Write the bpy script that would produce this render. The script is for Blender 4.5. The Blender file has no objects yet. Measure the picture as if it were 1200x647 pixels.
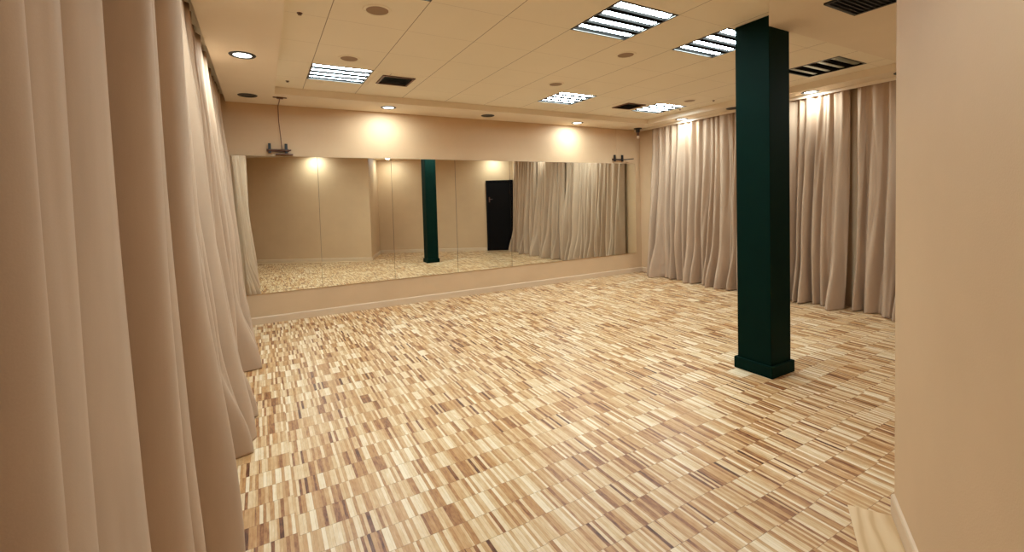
import bpy, bmesh, math, random
from mathutils import Vector, Matrix
C = bpy.context.scene.collection
PI = math.pi

# ------------------------------------------------------------------ measures (metres)
D = 6.565            # mirror wall plane
WX = 6.62            # right wall plane
LX = -0.55           # left wall plane
H = 2.817            # lowered ceiling border
H2 = 2.903           # tiled ceiling
DX, DY = math.cos(math.radians(31.0)), math.sin(math.radians(31.0))   # slanted walls run this way
C0 = Vector((2.50, 0.92))                      # free corner of the near slanted wall
A0 = Vector((LX, 0.92 - (2.50 - LX) * DY / DX))
B0 = Vector((3.10, -0.75))
B1 = Vector((WX, -0.75 + (WX - 3.10) * DY / DX))
PX, PY, PW = 3.547, 2.118, 0.28                # pillar

# ------------------------------------------------------------------ helpers
def obj(name, bm, mat, parent=None, smooth=False, bevel=0):
    me = bpy.data.meshes.new(name); bmesh.ops.recalc_face_normals(bm, faces=bm.faces)
    bm.to_mesh(me); bm.free()
    for m in (mat if isinstance(mat, (list, tuple)) else [mat]): me.materials.append(m)
    if smooth:
        for p in me.polygons: p.use_smooth = True
    o = bpy.data.objects.new(name, me); C.objects.link(o)
    if parent: o.parent = parent
    if bevel:
        b = o.modifiers.new('bevel', 'BEVEL'); b.width = bevel; b.segments = 2; b.limit_method = 'ANGLE'
    return o
def box(bm, x0, x1, y0, y1, z0, z1):
    vs = [bm.verts.new((x, y, z)) for z in (z0, z1) for x, y in ((x0, y0), (x1, y0), (x1, y1), (x0, y1))]
    for f in ((0, 3, 2, 1), (4, 5, 6, 7), (0, 1, 5, 4), (1, 2, 6, 5), (2, 3, 7, 6), (3, 0, 4, 7)):
        bm.faces.new([vs[i] for i in f])
    return vs
def bx(*a):
    bm = bmesh.new(); box(bm, *a); return bm
def prism(bm, pts, z0, z1):
    lo = [bm.verts.new((x, y, z0)) for x, y in pts]; hi = [bm.verts.new((x, y, z1)) for x, y in pts]
    n = len(pts)
    bm.faces.new(lo[::-1]); bm.faces.new(hi)
    for i in range(n): bm.faces.new((lo[i], lo[(i + 1) % n], hi[(i + 1) % n], hi[i]))
def lathe(bm, prof, cx=0, cy=0, seg=40):
    """profile of (radius, z), revolved about a vertical axis"""
    rings = []
    for r, z in prof:
        if r < 1e-6: rings.append([bm.verts.new((cx, cy, z))])
        else: rings.append([bm.verts.new((cx + r * math.cos(2 * PI * k / seg), cy + r * math.sin(2 * PI * k / seg), z)) for k in range(seg)])
    for a, b in zip(rings, rings[1:]):
        for k in range(seg):
            k2 = (k + 1) % seg
            if len(a) == 1: bm.faces.new((a[0], b[k], b[k2]))
            elif len(b) == 1: bm.faces.new((a[k], a[k2], b[0]))
            else: bm.faces.new((a[k], a[k2], b[k2], b[k]))
def tube(bm, pts, r, seg=8):
    pts = [Vector(p) for p in pts]; rings = []
    for i, p in enumerate(pts):
        t = (pts[min(i + 1, len(pts) - 1)] - pts[max(i - 1, 0)]).normalized()
        a = t.orthogonal().normalized() if i == 0 else (prev - t * prev.dot(t)).normalized()
        prev = a; b = t.cross(a)
        rings.append([bm.verts.new(p + r * (math.cos(2 * PI * k / seg) * a + math.sin(2 * PI * k / seg) * b)) for k in range(seg)])
    for a, b in zip(rings, rings[1:]):
        for k in range(seg): bm.faces.new((a[k], a[(k + 1) % seg], b[(k + 1) % seg], b[k]))
    bm.faces.new(rings[0][::-1]); bm.faces.new(rings[-1])
def tag(o, label, cat, group=None):
    o['label'] = label; o['category'] = cat
    if group: o['group'] = group
    return o
def thing(name, label, cat, loc=(0, 0, 0), group=None, rz=0):
    o = bpy.data.objects.new(name, None); C.objects.link(o); o.location = loc; o.rotation_euler.z = rz
    o.empty_display_size = .1
    return tag(o, label, cat, group)
def struct(name, bm, m, parent=None, label=None, smooth=False):
    o = obj(name, bm, m, parent, smooth)
    if not parent: o['kind'] = 'structure'
    if label: o['label'] = label
    return o
def dup(root, loc, label, rz=0):
    r = root.copy(); C.objects.link(r); r.location = loc; r.rotation_euler.z = rz; r['label'] = label
    for ch in list(root.children):
        c = ch.copy(); C.objects.link(c); c.parent = r
        for g in list(ch.children):
            d = g.copy(); C.objects.link(d); d.parent = c
    return r

# ------------------------------------------------------------------ materials
def srgb(r, g, b):
    f = lambda c: (c / 255 / 12.92) if c / 255 <= .04045 else ((c / 255 + .055) / 1.055) ** 2.4
    return (f(r), f(g), f(b), 1)
class NT:
    def __init__(s, name):
        s.m = bpy.data.materials.new(name); s.m.use_nodes = True; s.t = s.m.node_tree
        s.b = s.t.nodes['Principled BSDF']
    def n(s, typ, **kw):
        x = s.t.nodes.new(typ)
        for k, v in kw.items(): setattr(x, k, v)
        return x
    def l(s, a, b): s.t.links.new(a, b)
    def val(s, sock, v):
        if hasattr(v, 'links') or hasattr(v, 'is_linked'): s.l(v, sock)
        else: sock.default_value = v
    def math(s, op, a, b=0.0, c=None):
        x = s.n('ShaderNodeMath', operation=op); s.val(x.inputs[0], a); s.val(x.inputs[1], b)
        if c is not None: s.val(x.inputs[2], c)
        return x.outputs[0]
    def mix(s, fac, a, b, mode='MIX'):
        x = s.n('ShaderNodeMix', data_type='RGBA', blend_type=mode)
        s.val(x.inputs[0], fac); s.val(x.inputs[6], a); s.val(x.inputs[7], b); return x.outputs[2]
    def ramp(s, fac, stops, interp='LINEAR'):
        x = s.n('ShaderNodeValToRGB'); s.l(fac, x.inputs[0]); x.color_ramp.interpolation = interp
        e = x.color_ramp.elements
        while len(e) < len(stops): e.new(.5)
        for i, (p, c) in enumerate(stops): e[i].position = p; e[i].color = c
        return x.outputs[0]
    def coords(s):
        return s.n('ShaderNodeTexCoord').outputs['Object']
    def noise(s, vec, scale, detail=3, rough=.5):
        x = s.n('ShaderNodeTexNoise'); s.l(vec, x.inputs['Vector']); x.inputs['Scale'].default_value = scale
        x.inputs['Detail'].default_value = detail; x.inputs['Roughness'].default_value = rough
        return x.outputs['Fac']
    def bump(s, h, strength, dist):
        x = s.n('ShaderNodeBump'); s.l(h, x.inputs['Height']); x.inputs['Strength'].default_value = strength
        x.inputs['Distance'].default_value = dist; s.l(x.outputs[0], s.b.inputs['Normal'])
def plain(name, col, rough=.5, metal=0, var=.06, scale=6, bump=0, spec=.5, sheen=0):
    N = NT(name); co = N.coords(); nz = N.noise(co, scale, 4)
    dark = tuple(c * (1 - var) for c in col[:3]) + (1,); lite = tuple(min(1, c * (1 + var)) for c in col[:3]) + (1,)
    N.l(N.ramp(nz, [(.3, dark), (.7, lite)]), N.b.inputs['Base Color'])
    N.b.inputs['Roughness'].default_value = rough; N.b.inputs['Metallic'].default_value = metal
    N.b.inputs['Specular IOR Level'].default_value = spec
    if sheen:
        N.b.inputs['Sheen Weight'].default_value = sheen; N.b.inputs['Sheen Roughness'].default_value = .4
    if bump: N.bump(N.noise(co, 180, 3), bump, .002)
    return N.m
def emis(name, col, power):
    N = NT(name); N.b.inputs['Base Color'].default_value = (.8, .8, .8, 1)
    N.b.inputs['Emission Color'].default_value = col; N.b.inputs['Emission Strength'].default_value = power
    co = N.coords(); nz = N.noise(co, 8, 2); N.l(N.math('MULTIPLY_ADD', nz, .1, .35), N.b.inputs['Roughness'])
    return N.m

M = {}
M['wall'] = plain('wall_paint', srgb(206, 171, 132), .6, var=.03, scale=2.5, bump=.25, spec=.3)
M['base'] = plain('baseboard_paint', srgb(211, 181, 147), .4, var=.02, spec=.4)
M['soffit'] = plain('border_plaster', srgb(234, 216, 192), .7, var=.02, scale=2, spec=.2)
M['green'] = plain('green_paint', srgb(3, 28, 20), .6, var=.08, scale=5, bump=.1, spec=.06)
M['black'] = plain('black_plastic', srgb(22, 20, 20), .45, var=.1)
M['door'] = plain('black_door', srgb(14, 9, 8), .7, var=.1, spec=.1)
M['matt'] = plain('matt_black_louvre', srgb(24, 22, 20), 1.0, spec=0)
M['brown'] = plain('brown_metal', srgb(95, 55, 32), .45, var=.1)
M['disc'] = plain('tan_grille', srgb(150, 118, 84), .6, var=.05)
M['white'] = plain('white_enamel', srgb(235, 228, 215), .35, var=.02)
M['steel'] = plain('louvre_aluminium', srgb(60, 55, 48), .35, .7, var=.1)
M['offtube'] = plain('unlit_reflector', srgb(138, 140, 118), .3, .3, var=.05)
M['tube'] = emis('lit_tube', (.78, 1.0, 1.12, 1), 39.0)
M['lamp'] = emis('lit_lamp', (1, 1, .93, 1), 9.0)
M['wire'] = plain('cable_sheath', srgb(110, 62, 34), .5)
M['beige'] = plain('beige_plastic', srgb(225, 195, 165), .4)

# mirror glass: slightly dark, slightly green silvering
N = NT('mirror_silvering'); N.b.inputs['Metallic'].default_value = 1; N.b.inputs['Roughness'].default_value = 0.0
co = N.coords(); N.l(N.ramp(N.noise(co, 1.3, 2), [(.3, (.91, .93, .87, 1)), (.7, (.92, .94, .88, 1))]), N.b.inputs['Base Color'])
M['mirror'] = N.m

# curtain velour
def velour(name, col):
    N = NT(name); co = N.coords()
    mp = N.n('ShaderNodeMapping'); N.l(co, mp.inputs[0]); mp.inputs['Scale'].default_value = (1, 1, .25)
    big = N.noise(mp.outputs[0], 9, 4); fine = N.noise(co, 320, 2)
    a = N.mix(N.math('MULTIPLY', fine, .35), N.ramp(big, [(.3, tuple(c * .93 for c in col[:3]) + (1,)), (.7, tuple(min(1, c * 1.06) for c in col[:3]) + (1,))]),
              tuple(c * .8 for c in col[:3]) + (1,))
    N.l(a, N.b.inputs['Base Color'])
    N.b.inputs['Roughness'].default_value = .85; N.b.inputs['Specular IOR Level'].default_value = .15
    N.b.inputs['Sheen Weight'].default_value = .04; N.b.inputs['Sheen Roughness'].default_value = .35
    N.b.inputs['Sheen Tint'].default_value = (1, .94, .86, 1)
    mp3 = N.n('ShaderNodeMapping'); N.l(co, mp3.inputs[0]); mp3.inputs['Scale'].default_value = (.5, 1, .10)
    N.bump(N.math('ADD', N.noise(mp3.outputs[0], 9, 1, .4), N.math('MULTIPLY', fine, .01)), .35, .04)
    return N.m
M['curtain'] = velour('curtain_velour', srgb(186, 156, 128))

# industrial mosaic parquet: rows of 155 mm strips on edge, each strip its own wood tone
N = NT('mosaic_parquet'); co = N.coords()
sep = N.n('ShaderNodeSeparateXYZ'); N.l(co, sep.inputs[0]); X, Y = sep.outputs[0], sep.outputs[1]
def white(N, a, b):
    w = N.n('ShaderNodeTexWhiteNoise', noise_dimensions='2D'); c = N.n('ShaderNodeCombineXYZ')
    N.val(c.inputs[0], a); N.val(c.inputs[1], b); N.l(c.outputs[0], w.inputs['Vector']); return w
BW, RL = .315, .155
blk0 = N.math('FLOOR', N.math('DIVIDE', N.math('ADD', X, 50), BW))
jit = N.math('MULTIPLY', N.math('SUBTRACT', white(N, blk0, 3.3).outputs['Value'], .5), .03)
yy = N.math('DIVIDE', N.math('ADD', N.math('ADD', Y, 50), jit), RL)
row = N.math('FLOOR', yy); fy = N.math('FRACT', yy)
rowh = white(N, row, 7.7).outputs['Value']
xs = N.math('ADD', N.math('ADD', X, 50), N.math('MULTIPLY', rowh, 37.0))
def vor(scale, feat):
    v = N.n('ShaderNodeTexVoronoi', voronoi_dimensions='1D', feature=feat)
    N.l(xs, v.inputs['W']); v.inputs['Scale'].default_value = scale; v.inputs['Randomness'].default_value = .9
    return v
v1 = vor(64, 'F1'); e1 = vor(64, 'DISTANCE_TO_EDGE')
s1 = N.n('ShaderNodeSeparateColor'); N.l(v1.outputs['Color'], s1.inputs[0])
v2 = vor(13, 'F1'); s2 = N.n('ShaderNodeSeparateColor'); N.l(v2.outputs['Color'], s2.inputs[0])
h2 = white(N, v2.outputs['W'], 1.5).outputs['Value']
tone = N.math('ADD', N.math('MULTIPLY', s1.outputs[0], .72), N.math('MULTIPLY', s2.outputs[1], .28))
# grain along the strip
mp = N.n('ShaderNodeMapping'); N.l(co, mp.inputs[0]); mp.inputs['Scale'].default_value = (1, .12, 1)
gr = N.noise(mp.outputs[0], 170, 4, .65)
mp2 = N.n('ShaderNodeMapping'); N.l(co, mp2.inputs[0]); mp2.inputs['Scale'].default_value = (1, .3, 1)
gr2 = N.noise(mp2.outputs[0], 45, 4, .6)
tone = N.math('ADD', tone, N.math('MULTIPLY', N.math('SUBTRACT', gr, .5), .34))
tone = N.math('ADD', tone, N.math('MULTIPLY', N.math('SUBTRACT', gr2, .5), .42))
col = N.ramp(tone, [(.0, srgb(84, 44, 20)), (.12, srgb(138, 84, 46)), (.28, srgb(178, 127, 76)), (.48, srgb(198, 154, 104)),
                    (.70, srgb(215, 183, 139)), (.92, srgb(229, 206, 171))])
gap = N.math('MINIMUM', N.math('MULTIPLY', N.math('MINIMUM', fy, N.math('SUBTRACT', 1, fy)), RL), e1.outputs['Distance'])
rowgap = N.math('LESS_THAN', N.math('MULTIPLY', N.math('MINIMUM', fy, N.math('SUBTRACT', 1, fy)), RL), .0011)
seam = N.math('LESS_THAN', e1.outputs['Distance'], .035)
col = N.mix(N.math('MULTIPLY', rowgap, .7), col, srgb(120, 78, 48))
col = N.mix(N.math('MULTIPLY', seam, .38), col, srgb(120, 78, 48))
N.l(col, N.b.inputs['Base Color'])
N.l(N.math('MULTIPLY_ADD', N.noise(co, 3, 3), .15, .30), N.b.inputs['Roughness'])
N.b.inputs['Specular IOR Level'].default_value = .35
M['floor'] = N.m

# plain oak border plank
N = NT('oak_plank'); co = N.coords(); mp = N.n('ShaderNodeMapping'); N.l(co, mp.inputs[0]); mp.inputs['Scale'].default_value = (.16, 1.0, 1)
wv = N.n('ShaderNodeTexWave', wave_type='BANDS', bands_direction='Y'); N.l(mp.outputs[0], wv.inputs[0])
wv.inputs['Scale'].default_value = 5; wv.inputs['Distortion'].default_value = 10; wv.inputs['Detail'].default_value = 3; wv.inputs['Detail Scale'].default_value = 1.2
N.l(N.ramp(wv.outputs['Fac'], [(0, srgb(200, 160, 112)), (.25, srgb(214, 178, 132)), (1, srgb(222, 190, 146))]), N.b.inputs['Base Color'])
N.b.inputs['Roughness'].default_value = .35; M['oak'] = N.m

# ceiling tiles, 600 mm grid
N = NT('ceiling_tile'); co = N.coords(); sep = N.n('ShaderNodeSeparateXYZ'); N.l(co, sep.inputs[0])
def line(s, off, w):
    f = N.math('FRACT', N.math('DIVIDE', N.math('ADD', N.math('SUBTRACT', s, off), 60), .6))
    return N.math('LESS_THAN', N.math('MULTIPLY', N.math('MINIMUM', f, N.math('SUBTRACT', 1, f)), .6), w)
g = N.math('MAXIMUM', N.math('MULTIPLY', line(sep.outputs[0], .49, .0030), .75), N.math('MULTIPLY', line(sep.outputs[1], 2.43, .0022), .30))
base = N.ramp(N.noise(co, 1.2, 3), [(.3, srgb(238, 224, 200)), (.7, srgb(242, 228, 205))])
N.l(N.mix(g, base, srgb(120, 85, 55)), N.b.inputs['Base Color'])
N.b.inputs['Roughness'].default_value = .8; N.b.inputs['Specular IOR Level'].default_value = .15
N.bump(N.noise(co, 240, 3), .15, .002); M['tile'] = N.m

# ------------------------------------------------------------------ the setting
struct('floor', bx(LX - .2, WX + .2, -1.3, D + .15, -.08, 0), M['floor'])
T = .15
struct('wall_back', bx(LX - T, WX + T, D, D + T, 0, 3.1), M['wall'])
struct('wall_left', bx(LX - T, LX, A0.y - .3, D, 0, 3.1), M['wall'])
struct('wall_right', bx(WX, WX + T, B1.y - .1, D, 0, 3.1), M['wall'])
ret = (B0 - C0).normalized(); rn = Vector((-ret.y, ret.x))          # points towards +x side of the return
nb = Vector((DY, -DX))                                              # away from the room
bm = bmesh.new(); prism(bm, [A0, C0, C0 + nb * T - Vector((0.03, 0)), A0 + nb * T], 0, 3.1); struct('wall_near', bm, M['wall'])
bm = bmesh.new(); prism(bm, [C0 + Vector((0, -.0005)), B0, B0 - rn * T, C0 + nb * (T + .02) - Vector((.03, 0))], 0, 3.1); struct('wall_recess', bm, M['wall'])
bm = bmesh.new(); prism(bm, [B0, B1, B1 + nb * T, B0 + nb * T], 0, 3.1); struct('wall_rear', bm, M['wall'])

def skirt(name, p, q, side):
    """baseboard from p to q; side = vector into the room"""
    bm = bmesh.new(); n = Vector(side).normalized(); p = Vector(p); q = Vector(q)
    prof = [(0.0005, 0), (.014, 0), (.014, .082), (.010, .09), (.0005, .095)]
    a = [bm.verts.new((p.x + n.x * d, p.y + n.y * d, z)) for d, z in prof]
    b = [bm.verts.new((q.x + n.x * d, q.y + n.y * d, z)) for d, z in prof]
    k = len(prof)
    for i in range(k): bm.faces.new((a[i], a[(i + 1) % k], b[(i + 1) % k], b[i]))
    bm.faces.new(a); bm.faces.new(b[::-1])
    return struct(name, bm, M['base'])
skirt('baseboard_back', (LX, D), (WX, D), (0, -1))
skirt('baseboard_right', (WX, D - .015), (WX, 4.0), (-1, 0))
skirt('baseboard_near', A0 + Vector((.02, .012)), C0, -nb)
skirt('baseboard_recess', C0, B0 + Vector((.0, .02)), rn)
dirv = Vector((DX, DY)); DOOR0 = B0 + dirv * 3.33
skirt('baseboard_rear', B0 + dirv * .02, DOOR0, -nb)

# tiled ceiling with the fixture cells left open
fix_cells = {(.79, 2.73), (2.59, 2.73), (3.79, 2.73), (5.59, 2.73), (.79, 5.13), (3.79, 5.13), (5.59, 5.13)}
xl = [LX - .1] + [round(-.11 + .6 * k, 3) for k in range(0, 12)] + [WX + .1]
yl = [-1.3, -1.17] + [round(-.57 + .6 * k, 3) for k in range(0, 12)] + [D]
bm = bmesh.new(); vv = {}
def gv(x, y, z):
    k = (round(x, 3), round(y, 3), z)
    if k not in vv: vv[k] = bm.verts.new(k)
    return vv[k]
for i in range(len(xl) - 1):
    for j in range(len(yl) - 1):
        c = (round((xl[i] + xl[i + 1]) / 2, 2), round((yl[j] + yl[j + 1]) / 2, 2))
        if c in fix_cells: continue
        bm.faces.new([gv(x, y, H2) for x, y in ((xl[i], yl[j]), (xl[i + 1], yl[j]), (xl[i + 1], yl[j + 1]), (xl[i], yl[j + 1]))])
r = bmesh.ops.extrude_face_region(bm, geom=list(bm.faces))
bmesh.ops.translate(bm, verts=[v for v in r['geom'] if isinstance(v, bmesh.types.BMVert)], vec=(0, 0, .012))
struct('ceiling', bm, M['tile'])
struct('ceiling_deck', bx(LX - .1, WX + .1, -1.3, D, 3.04, 3.1), M['soffit'])

# lowered plaster border around the tiled field
SL, SR, RX0, RX1, RY1 = -.335, 6.50, .185, 6.18, 5.93
yd = lambda x: PY + (x - PX) * DY / DX
bm = bmesh.new()
outer = [(SL, A0.y + (SL - LX) * DY / DX), tuple(C0), tuple(B0), (SR, B1.y - (WX - SR) * DY / DX), (SR, D), (SL, D)]
inner = [(RX0, yd(RX0)), (PX, PY), (RX1, PY), (RX1, RY1), (RX0, RY1)]
es = []
for loop in (outer, inner):
    vs = [bm.verts.new((x, y, H)) for x, y in loop]
    es += [bm.edges.new((vs[i], vs[(i + 1) % len(vs)])) for i in range(len(vs))]
bmesh.ops.triangle_fill(bm, edges=es, use_beauty=True)
r = bmesh.ops.extrude_face_region(bm, geom=list(bm.faces))
bmesh.ops.translate(bm, verts=[v for v in r['geom'] if isinstance(v, bmesh.types.BMVert)], vec=(0, 0, H2 - H - .0005))
struct('ceiling_border', bm, M['soffit'])
# curtain track fascia on the window side
struct('trim_1', bx(SR - .022, SR - .002, 1.35, D - .001, H - .042, H - .001), M['soffit'])

# oak plank laid along the near wall
bm = bmesh.new()
L = (C0 - A0).length; box(bm, -L + .15, -.03, .001, .165, .0005, .004)
o = struct('trim_2', bm, M['oak']); o.location = (C0.x, C0.y, 0); o.rotation_euler.z = math.radians(31)
o.location = Vector((C0.x, C0.y, 0)) - Vector((nb.x, nb.y, 0)) * .014

# black door on the rear wall (seen in the mirror)
bm = bmesh.new(); box(bm, .0, .72, -.01, .02, 0.01, 2.07)
dr = struct('door_1', bm, M['door']); dr.location = (DOOR0.x, DOOR0.y, 0); dr.rotation_euler.z = math.radians(31)
dr.location = Vector((DOOR0.x, DOOR0.y, 0)) - Vector((nb.x, nb.y, 0)) * .012
bm = bmesh.new(); box(bm, -.045, -.002, -.008, .03, 0.005, 2.115); box(bm, .722, .768, -.008, .03, 0.005, 2.115); box(bm, -.0015, .7215, -.008, .03, 2.072, 2.115)
struct('door_frame', bm, M['door'], dr)
bm = bmesh.new(); box(bm, .035, .07, .02, .028, 1.46, 1.62); tube(bm, [(.052, .03, 1.55), (.052, .065, 1.55), (.15, .065, 1.55)], .009)
struct('door_handle', bm, M['brown'], dr)

# ------------------------------------------------------------------ pillar
t = thing('pillar', 'dark green square pillar standing free on the parquet floor', 'pillar', (PX, PY, 0))
bm = bmesh.new(); box(bm, 0, PW, 0, PW + .01, 0, H2 - .0006)
obj('shaft', bm, M['green'], t, bevel=.004)
bm = bmesh.new(); e = .022
pts = [(-e, -e), (PW + e, -e), (PW + e, PW + .01 + e), (-e, PW + .01 + e)]
def ring_prism(bm, out, inn, z0, z1):
    o0 = [bm.verts.new((x, y, z0)) for x, y in out]; o1 = [bm.verts.new((x, y, z1)) for x, y in out]
    i0 = [bm.verts.new((x, y, z0)) for x, y in inn]; i1 = [bm.verts.new((x, y, z1)) for x, y in inn]
    n = len(out)
    for k in range(n):
        j = (k + 1) % n
        for q in ((o0[k], o0[j], o1[j], o1[k]), (i0[j], i0[k], i1[k], i1[j]), (o1[k], o1[j], i1[j], i1[k]), (o0[j], o0[k], i0[k], i0[j])): bm.faces.new(q)
s = .0004
ring_prism(bm, pts, [(-s, -s), (PW + s, -s), (PW + s, PW + .01 + s), (-s, PW + .01 + s)], 0, .10)
obj('baseboard', bm, M['green'], t, bevel=.006)

# ------------------------------------------------------------------ mirrors
MX = [-.31, .68, 1.667, 2.66, 3.635, 4.61, 5.56, 6.475]
mlab = ['leftmost wall mirror panel, its left edge behind the left curtain',
        'wall mirror panel reflecting the protruding beige wall corner',
        'wall mirror panel reflecting the dark green pillar',
        'wall mirror panel reflecting the black door, right of the pillar reflection',
        'wall mirror panel where the reflected curtains begin, beside the reflected black door',
        'second wall mirror panel from the room corner, filled with reflected curtain',
        'rightmost wall mirror panel, next to the room corner']
for k in range(7):
    bm = bx(MX[k] + .0025, MX[k + 1] - .0025, D - .012, D - .0005, .392, 2.155)
    bm.normal_update()
    for f in bm.faces: f.material_index = 0 if abs(f.calc_center_median().y - (D - .012)) < 1e-4 else 1
    tag(obj('mirror_panel', bm, [M['mirror'], M['black']]), mlab[k], 'mirror', 'mirror panels along the back wall')

# ------------------------------------------------------------------ ceiling light fittings
def fitting(lit, label, loc):
    t = thing('ceiling_light', label, 'ceiling light', loc, 'square louvred lights in the tile ceiling')
    s = .298; bm = bmesh.new()
    ring_prism(bm, [(-s, -s), (s, -s), (s, s), (-s, s)], [(-.283, -.283), (.283, -.283), (.283, .283), (-.283, .283)], -.004, .0)
    obj('frame', bm, M['steel'], t)
    bm = bmesh.new()
    ring_prism(bm, [(-.297, -.297), (.297, -.297), (.297, .297), (-.297, .297)], [(-.285, -.285), (.285, -.285), (.285, .285), (-.285, .285)], .001, .075)
    box(bm, -.297, .297, -.297, .297, .0755, .085)
    obj('housing', bm, M['matt'], t)
    for k in range(4):
        y = -.213 + .142 * k; bm = bmesh.new()
        n = 8; w = .045
        a = [[bm.verts.new((x, y + w * math.cos(PI * i / n), 0.030 - .022 * math.sin(PI * i / n))) for i in range(n + 1)] for x in (-.277, .277)]
        for i in range(n): bm.faces.new((a[0][i], a[0][i + 1], a[1][i + 1], a[1][i]))
        bm.faces.new(a[0]); bm.faces.new(a[1][::-1]); bm.faces.new((a[0][0], a[0][n], a[1][n], a[1][0]))
        obj('light_strip', bm, M['tube'] if lit else M['offtube'], t, smooth=False)
    for k in range(3):
        y = -.142 + .142 * k; obj('louvre_bar', bx(-.283, .283, y - .025, y + .025, .0, .012), M['matt'], t)
    return t
fitting(True, 'lit louvred ceiling light nearest the camera, at the top middle', (2.59, 2.73, H2))
L0 = bpy.data.objects['ceiling_light']
dup(L0, (3.79, 2.73, H2), 'lit louvred ceiling light partly hidden by the green pillar')
dup(L0, (.79, 5.13, H2), 'lit louvred ceiling light at the left, beside a black square vent')
dup(L0, (3.79, 5.13, H2), 'lit louvred ceiling light in the far row, above the middle of the mirrors')
dup(L0, (5.59, 5.13, H2), 'lit louvred ceiling light nearest the far right corner of the room')
dup(L0, (.79, 2.73, H2), 'added lit louvred ceiling light, unseen above the top left of the frame')  # added fitting out of view, brightens the near curtain and wall
fitting(False, 'switched-off louvred ceiling light to the right of the green pillar', (5.59, 2.73, H2))

# ------------------------------------------------------------------ recessed downlights
def downlight(lit, label, loc, grp='round downlights in the lowered ceiling border'):
    t = thing('downlight', label, 'downlight', loc, grp)
    bm = bmesh.new(); lathe(bm, [(.070, -.001), (.072, -.007), (.098, -.006), (.104, -.0005), (.070, -.001)]); obj('rim', bm, M['black'], t, smooth=False)
    bm = bmesh.new(); lathe(bm, [(0, -.0008), (.0695, -.0008), (.0695, -.002), (.05, -.0035), (0, -.0045)], seg=32)
    obj('lamp_face', bm, M['lamp'] if lit else M['black'], t)
    return t
down = [
 (True, (-.09, 4.53), 'lit downlight beside the left curtain'),
 (False, (-.09, 6.12), 'dark unlit downlight in the left far ceiling corner'),
 (True, (1.57, 6.20), 'lit downlight above the left half of the mirror wall'),
 (False, (3.10, 6.235), 'dark unlit downlight above the middle of the mirror wall'),
 (True, (4.85, 6.27), 'lit downlight above the right half of the mirror wall'),
 (True, (6.365, 5.33), 'lit downlight above the curtain left of the pillar'),
 (False, (6.365, 4.36), 'dark unlit downlight just left of the green pillar'),
 (True, (6.365, 3.26), 'lit downlight above the curtain right of the pillar'),
 (False, (6.365, 2.26), 'dark unlit downlight beside the near wall edge'),
 (True, (3.27, -.12), 'lit downlight over the recessed beige corner seen in the mirror'),
 (True, (-.09, 2.93), 'lit downlight over the nearer part of the left curtain'),
 (True, (1.15, .42), 'lit downlight over the near beige wall seen in the mirror'),
 (True, (5.95, 1.36), 'lit downlight in front of the black door'),
]
dl, du = None, None
for lit, (x, y), lab in down:
    src = dl if lit else du
    if src is None:
        o = downlight(lit, lab, (x, y, H))
        if lit: dl = o
        else: du = o
    else: dup(src, (x, y, H), lab)
    if lit:
        li = bpy.data.lights.new('downlight_beam', 'AREA'); li.shape = 'DISK'; li.size = .10
        li.energy = 6 if (x < 0 and y < 4) or x > 6.2 else 9; li.color = (.82, 1, 1.08)
        lo = bpy.data.objects.new('downlight_beam', li); C.objects.link(lo); lo.location = (x, y, H - .0075)

# ------------------------------------------------------------------ round ceiling grilles, vents, sprinklers
def grille(label, loc):
    t = thing('ceiling_grille', label, 'ceiling grille', loc, 'round tan grilles in the tile ceiling')
    bm = bmesh.new(); lathe(bm, [(.078, -.0005), (.080, -.007), (.097, -.006), (.101, -.0005), (.078, -.0005)]); obj('rim', bm, M['tile'], t)
    bm = bmesh.new(); lathe(bm, [(0, -.006), (.077, -.005), (.078, -.0005), (0, -.0005)]); obj('grille_disc', bm, M['disc'], t)
    return t
g0 = grille('round tan ceiling grille nearest the camera, at the top left', (.79, 3.33, H2))
dup(g0, (.79, 4.53, H2), 'round tan ceiling grille just in front of the left louvred light')
dup(g0, (3.19, 3.33, H2), 'round tan ceiling grille between the two big lit louvred lights')
dup(g0, (3.19, 4.53, H2), 'round tan ceiling grille in front of the far middle louvred light')
dup(g0, (5.59, 4.53, H2), 'round pale ceiling grille in front of the far right louvred light')

def vent(name, label, loc, s, pale, slats=9, along='x'):
    t = thing(name, label, 'ceiling vent', loc)
    bm = bmesh.new(); w = .022
    ring_prism(bm, [(-s, -s), (s, -s), (s, s), (-s, s)], [(-s + w, -s + w), (s - w, -s + w), (s - w, s - w), (-s + w, s - w)], -.014, -.0005)
    obj('frame', bm, M['black'] if not pale else M['brown'], t)
    obj('backing', bx(-s + w + .0005, s - w - .0005, -s + w + .0005, s - w - .0005, -.003, -.0008), M['black'], t)
    bm = bmesh.new(); u = s - w - .001
    for k in range(slats):
        y = -u + (k + .5) * 2 * u / slats
        vs = [(y - .011, -.013), (y - .009, -.013), (y + .009, -.004), (y + .007, -.004)]
        a = [bm.verts.new((-u, yy_, z)) for yy_, z in vs]; b = [bm.verts.new((u, yy_, z)) for yy_, z in vs]
        for i in range(4): bm.faces.new((a[i], a[(i + 1) % 4], b[(i + 1) % 4], b[i]))
        bm.faces.new(a); bm.faces.new(b[::-1])
    obj('louvres', bm, M['black'], t)
    if pale:
        obj('border_plate', (lambda b: (ring_prism(b, [(-.25, -.25), (.25, -.25), (.25, .25), (-.25, .25)], [(-s - .0005, -s - .0005), (s + .0005, -s - .0005), (s + .0005, s + .0005), (-s - .0005, s + .0005)], -.003, -.0005), b)[1])(bmesh.new()), M['tile'], t)
    return t
vent('ceiling_vent', 'black square vent right of the left louvred light', (1.39, 5.13, H2), .18, True, 6)
vent('ceiling_vent', 'dark brown square vent left of the far right louvred light', (4.99, 5.16, H2), .18, True, 9)
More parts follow.
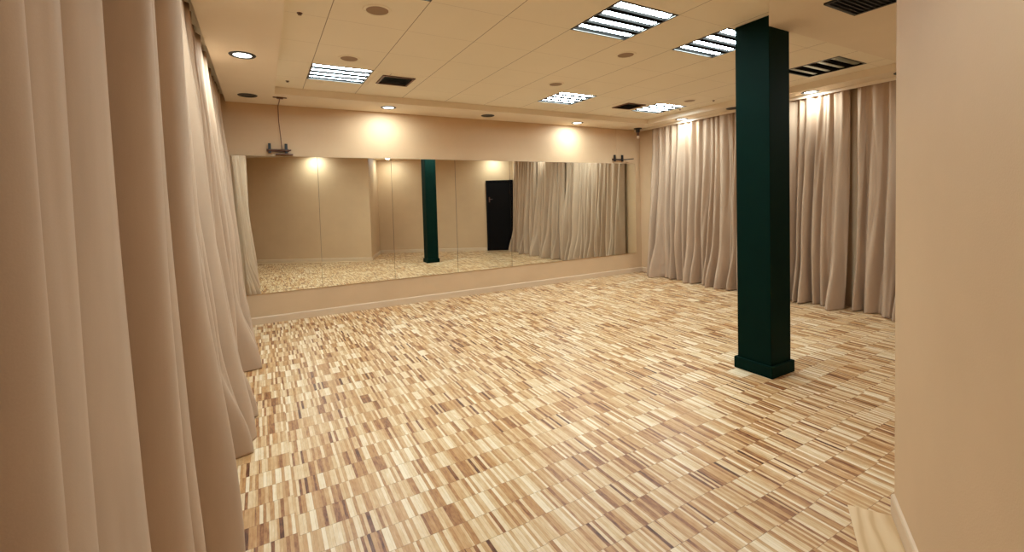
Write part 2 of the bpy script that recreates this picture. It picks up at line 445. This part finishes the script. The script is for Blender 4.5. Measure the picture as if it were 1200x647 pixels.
vent('ceiling_vent', 'large black louvred vent at the top edge right of the pillar', (3.70, 1.48, H), .215, False, 12)

def sprinkler(label, loc):
    t = thing('sprinkler_head', label, 'sprinkler', loc, 'small sprinkler heads in the ceiling')
    bm = bmesh.new(); lathe(bm, [(0, -.0005), (.020, -.0005), (.018, -.005), (.006, -.007), (.005, -.010), (0, -.011)], seg=16); obj('body', bm, M['brown'], t)
    bm = bmesh.new(); lathe(bm, [(0, -.0115), (.013, -.0115), (.013, -.014), (0, -.015)], seg=16); obj('deflector', bm, M['brown'], t)
    return t
s0 = sprinkler('sprinkler head in the ceiling left of the left louvred light', (.31, 5.62, H2))
dup(s0, (5.93, 4.38, H2), 'sprinkler head in the ceiling just left of the pillar')
dup(s0, (.30, 3.62, H2), 'sprinkler head nearest the camera, by the top left ceiling edge')
dup(s0, (6.0, 5.05, H2), 'sprinkler head beside the far right louvred light')

# ------------------------------------------------------------------ brackets above the mirrors
def bracket(label, x, cable, arm):
    t = thing('wall_bracket', label, 'bracket', (x, D, 0), None)
    bm = bmesh.new(); box(bm, -.13, .13, -.022, -.0006, 2.215, 2.245); obj('mounting_rail', bm, M['brown'], t)
    for sx in (-.095, .095):
        bm = bmesh.new(); box(bm, sx - .016, sx + .016, -.055, -.0225, 2.19, 2.315); obj('upright', bm, M['black'], t, bevel=.003)
    bm = bmesh.new(); tube(bm, [(-.12, -.065, 2.225), (.12, -.065, 2.225)] + ([(.17, -.09, 2.228), (.30, -.13, 2.24)] if arm else [(.15, -.07, 2.232)]), .009)
    obj('cross_arm', bm, M['black'] if arm else M['brown'], t)
    if not arm:
        obj('shelf', bx(-.03, .17, -.10, -.0006, 2.172, 2.180), M['brown'], t)
    return t
bracket('wall bracket with two black uprights above the leftmost mirror panel', .215, True, False)
bracket('wall bracket with two black uprights and an arm above the rightmost mirror panel', 6.02, True, True)
bm = bmesh.new()
tube(bm, [(.245, D - .46, H - .012), (.245, D - .25, H - .010), (.24, D - .03, H - .010), (.238, D - .008, H - .03), (.24, D - .008, 2.6), (.255, D - .008, 2.4), (.262, D - .008, 2.246)], .0045)
t = thing('hanging_cable', 'brown cable running from the ceiling border down to the left wall bracket', 'cable', (0, 0, 0)); obj('cable', bm, M['wire'], t)
bm = bmesh.new(); box(bm, .21, .28, D - .50, D - .46, H - .02, H - .0006); box(bm, .17, .32, D - .485, D - .475, H - .012, H - .0008); obj('ceiling_clip', bm, M['brown'], t)
bm = bmesh.new(); tube(bm, [(6.0, D - .006, H - .002), (6.0, D - .006, 2.6), (6.0, D - .006, 2.246)], .0035)
tag(obj('wall_cable', bm, M['wall']), 'thin wall-coloured cable above the right wall bracket', 'cable')

# ------------------------------------------------------------------ ceiling-mounted device in the far corner
SX, SY = 6.37, 6.36
t = thing('ceiling_camera', 'small black ceiling-mounted device with a pale tip in the far corner', 'camera', (SX, SY, H))
bm = bmesh.new(); lathe(bm, [(0, -.0005), (.075, -.0005), (.075, -.012), (.04, -.018), (.035, -.075), (.03, -.08), (0, -.08)], seg=28); obj('mount', bm, M['black'], t)
bm = bmesh.new(); lathe(bm, [(0, -.081), (.022, -.081), (.024, -.13), (.012, -.14), (0, -.14)], seg=20); obj('neck', bm, M['brown'], t)
bm = bmesh.new(); lathe(bm, [(0, -.1405), (.02, -.142), (.026, -.16), (.024, -.19), (0, -.20)], seg=20); obj('tip', bm, M['beige'], t, smooth=True)

# ------------------------------------------------------------------ curtains
def smooth(a, b, x):
    u = max(0, min(1, (x - a) / (b - a))); return u * u * (3 - 2 * u)
def interp(tab, s):
    for (a, p), (b, q) in zip(tab, tab[1:]):
        if s <= b: return p + (q - p) * (s - a) / (b - a)
    return tab[-1][1]
def curtain(label, grp, xt, d, y0, y1, ztop, valleys=None, pitch=.16, amp=.075, flare=.08, seed=1, grow=.85, top=.32, roll=.03, sharp=1.7, kick0=0, kick1=0, ds=.007, nz=56, hemw=.10, fine_amp=.018, rib=.034, vb=1):
    """xt: x of the heading; d: +1/-1 direction into the room; valleys: y of the fold valleys"""
    rnd = random.Random(seed)
    if valleys is None:
        valleys = [y0]
        while valleys[-1] < y1 - pitch * .6: valleys.append(valleys[-1] + pitch * rnd.uniform(.55, 1.5))
        k = (y1 - y0) / (valleys[-1] - y0); valleys = [y0 + (v - y0) * k for v in valleys]
    tab = [(v, float(i)) for i, v in enumerate(valleys)]
    amps = [rnd.uniform(.65, 1.1) * min(1.15, (b - a) / .12) ** .7 for a, b in zip(valleys, valleys[1:])] + [.8]
    kicks = [rnd.uniform(-.25, 1) for _ in amps]; lean = [rnd.uniform(-1, 1) for _ in amps]
    ph = [rnd.uniform(0, 6.28) for _ in range(6)]
    vbase = [vb * rnd.choice((0, 0, .1, .25, .45)) for _ in range(len(amps) + 2)]; wid = [b - a for a, b in zip(valleys, valleys[1:])] + [.1]
    ns = int((y1 - y0) / ds); bm = bmesh.new(); g = []
    zs = [0.004 + (ztop - .004) * (i / nz) ** 1.35 for i in range(nz + 1)]
    for iz, z in enumerate(zs):
        low = 1 - z / ztop; row = []
        for i in range(ns + 1):
            s0_ = y0 + (y1 - y0) * i / ns
            edge = min(1, (s0_ - y0) / .12, (y1 - s0_) / .12); edge = max(0, edge)
            s = s0_ + edge * .035 * low * (math.sin(5.1 * s0_ + ph[0] + 2.2 * low) + .5 * math.sin(13 * s0_ + ph[1] - 2 * low))
            s = max(y0, min(y1, s))
            p = interp(tab, s); k = min(int(p), len(amps) - 1); u = p - int(p) if p < len(valleys) - 1 else 1.0
            k = min(k, len(valleys) - 2)
            vb = vbase[k] * (1 - u) + vbase[k + 1] * u
            dep = vb + (1 - vb) * abs(math.sin(PI * u)) ** sharp
            A = amp * amps[k] * (top + grow * smooth(0, .8, low))
            x = A * dep
            fine = .5 + .5 * math.cos(2 * PI * (p * 2 + .25 * math.sin(3 * s + ph[2])))
            x += fine_amp * fine * smooth(.45, 0, low)
            x += rib * (.35 + .65 * smooth(0, .3, low)) * (.5 + dep) * abs(math.sin(PI * (p * 1.62 + .35 * math.sin(2.3 * s + ph[2]) + .25 * math.sin(6 * low + ph[1])))) ** .7 * (.6 + .4 * math.sin(11 * s + 5 * low + ph[5]))
            x += .010 * dep * math.sin(2 * PI * u + 3 * low + ph[3]) * low
            x += .006 * math.sin(23 * s + 4 * low + ph[4]) * low
            f = flare * (.35 * low + .65 * smooth(.45, 1, low))
            kk = kicks[k] * dep * hemw * smooth(.72, 1, low) ** 1.3
            x += f + kk
            w0 = math.exp(-((s0_ - y0) / .16) ** 2); w1 = math.exp(-((y1 - s0_) / .16) ** 2)
            x += (kick0 * w0 + kick1 * w1) * smooth(.35, 1, low) ** 1.5
            # folds roll sideways so they round over their valleys
            yo = s0_ + edge * (-min(.035, roll * wid[k]) * math.sin(2 * PI * u) + lean[k] * .03 * dep * smooth(.5, 1, low))
            zz = z
            if iz < 4: zz = z + .012 * max(0, math.sin(9 * s + ph[5])) * (1 - iz / 4)
            row.append(bm.verts.new((xt + d * x, yo, zz)))
        g.append(row)
    for a, b in zip(g, g[1:]):
        for i in range(ns): bm.faces.new((a[i], a[i + 1], b[i + 1], b[i]))
    o = obj('curtain', bm, M['curtain'], None, smooth=True)
    m = o.modifiers.new('thickness', 'SOLIDIFY'); m.thickness = .005; m.offset = 0
    tag(o, label, 'curtain', grp); return o

ZT = 2.86
GL = 'floor-length beige curtains along the left wall'; GR = 'floor-length beige curtains along the right wall'
curtain('beige floor-length curtain nearest the camera, filling the left edge', GL, -.43, 1, .30, 2.30, ZT,
        valleys=[.30, .46, .62, .775, .93, .985, 1.26, 1.60, 1.78, 1.94, 2.12, 2.30], amp=.185, flare=.01, seed=3, grow=.05, top=.80, roll=.10, sharp=.9, vb=0, fine_amp=0, kick1=.15, hemw=.03, rib=.004, ds=.007)
curtain('second beige curtain from the camera on the left, with its hem pooling on the floor', GL, -.44, 1, 2.33, 3.45, ZT, pitch=.15, amp=.13, flare=.04, seed=8, kick0=-.10, kick1=.16, hemw=.16)
curtain('third beige curtain from the camera on the left wall', GL, -.44, 1, 3.48, 4.35, ZT, pitch=.125, amp=.13, flare=.03, seed=12, hemw=.18)
curtain('fourth beige curtain from the camera on the left wall', GL, -.44, 1, 4.38, 5.35, ZT, pitch=.125, amp=.13, flare=.03, seed=15, hemw=.18)
curtain('farthest left curtain, hanging beside the mirror wall', GL, -.44, 1, 5.38, 6.44, ZT, pitch=.125, amp=.12, flare=.03, seed=18, hemw=.12)
curtain('beige curtain in the far right corner, left of the pillar', GR, 6.57, -1, 4.20, 6.17, ZT, pitch=.125, amp=.14, flare=.02, seed=22, hemw=.18, kick0=.03)
curtain('beige curtain just right of the green pillar, brightly lit at its top', GR, 6.57, -1, 2.88, 4.12, ZT, pitch=.135, amp=.15, flare=.02, seed=26, hemw=.18, kick0=.04)
curtain('shadowed beige curtain beside the near wall edge at the right', GR, 6.57, -1, 1.62, 2.80, ZT, pitch=.15, amp=.15, flare=.02, seed=31, hemw=.18)

# ------------------------------------------------------------------ world, camera, view
w = bpy.data.worlds.new('World'); bpy.context.scene.world = w; w.use_nodes = True
w.node_tree.nodes['Background'].inputs[0].default_value = (.9, .75, .6, 1); w.node_tree.nodes['Background'].inputs[1].default_value = .05

cam = bpy.data.cameras.new('Camera'); co_ = bpy.data.objects.new('Camera', cam); C.objects.link(co_)
R = Vector((0.87241615, -0.48799016, -0.02748936)); U = Vector((0.04200971, 0.01883181, 0.99893971)); F = Vector((0.48695508, 0.87264596, -0.0369295))
mt = Matrix((R, U, -F)).transposed().to_4x4(); mt.translation = (0, 0, 1.5); co_.matrix_world = mt
cam.sensor_fit = 'HORIZONTAL'; cam.sensor_width = 36; cam.lens = 524.57 / 1200 * 36
cam.shift_x = 0; cam.shift_y = -(323.5 - 254.28) / 1200; cam.clip_start = .02
sc = bpy.context.scene; sc.camera = co_
sc.view_settings.view_transform = 'Standard'; sc.view_settings.look = 'None'; sc.view_settings.gamma = 1
sc.view_settings.use_curve_mapping = False; sc.view_settings.exposure = 0.42
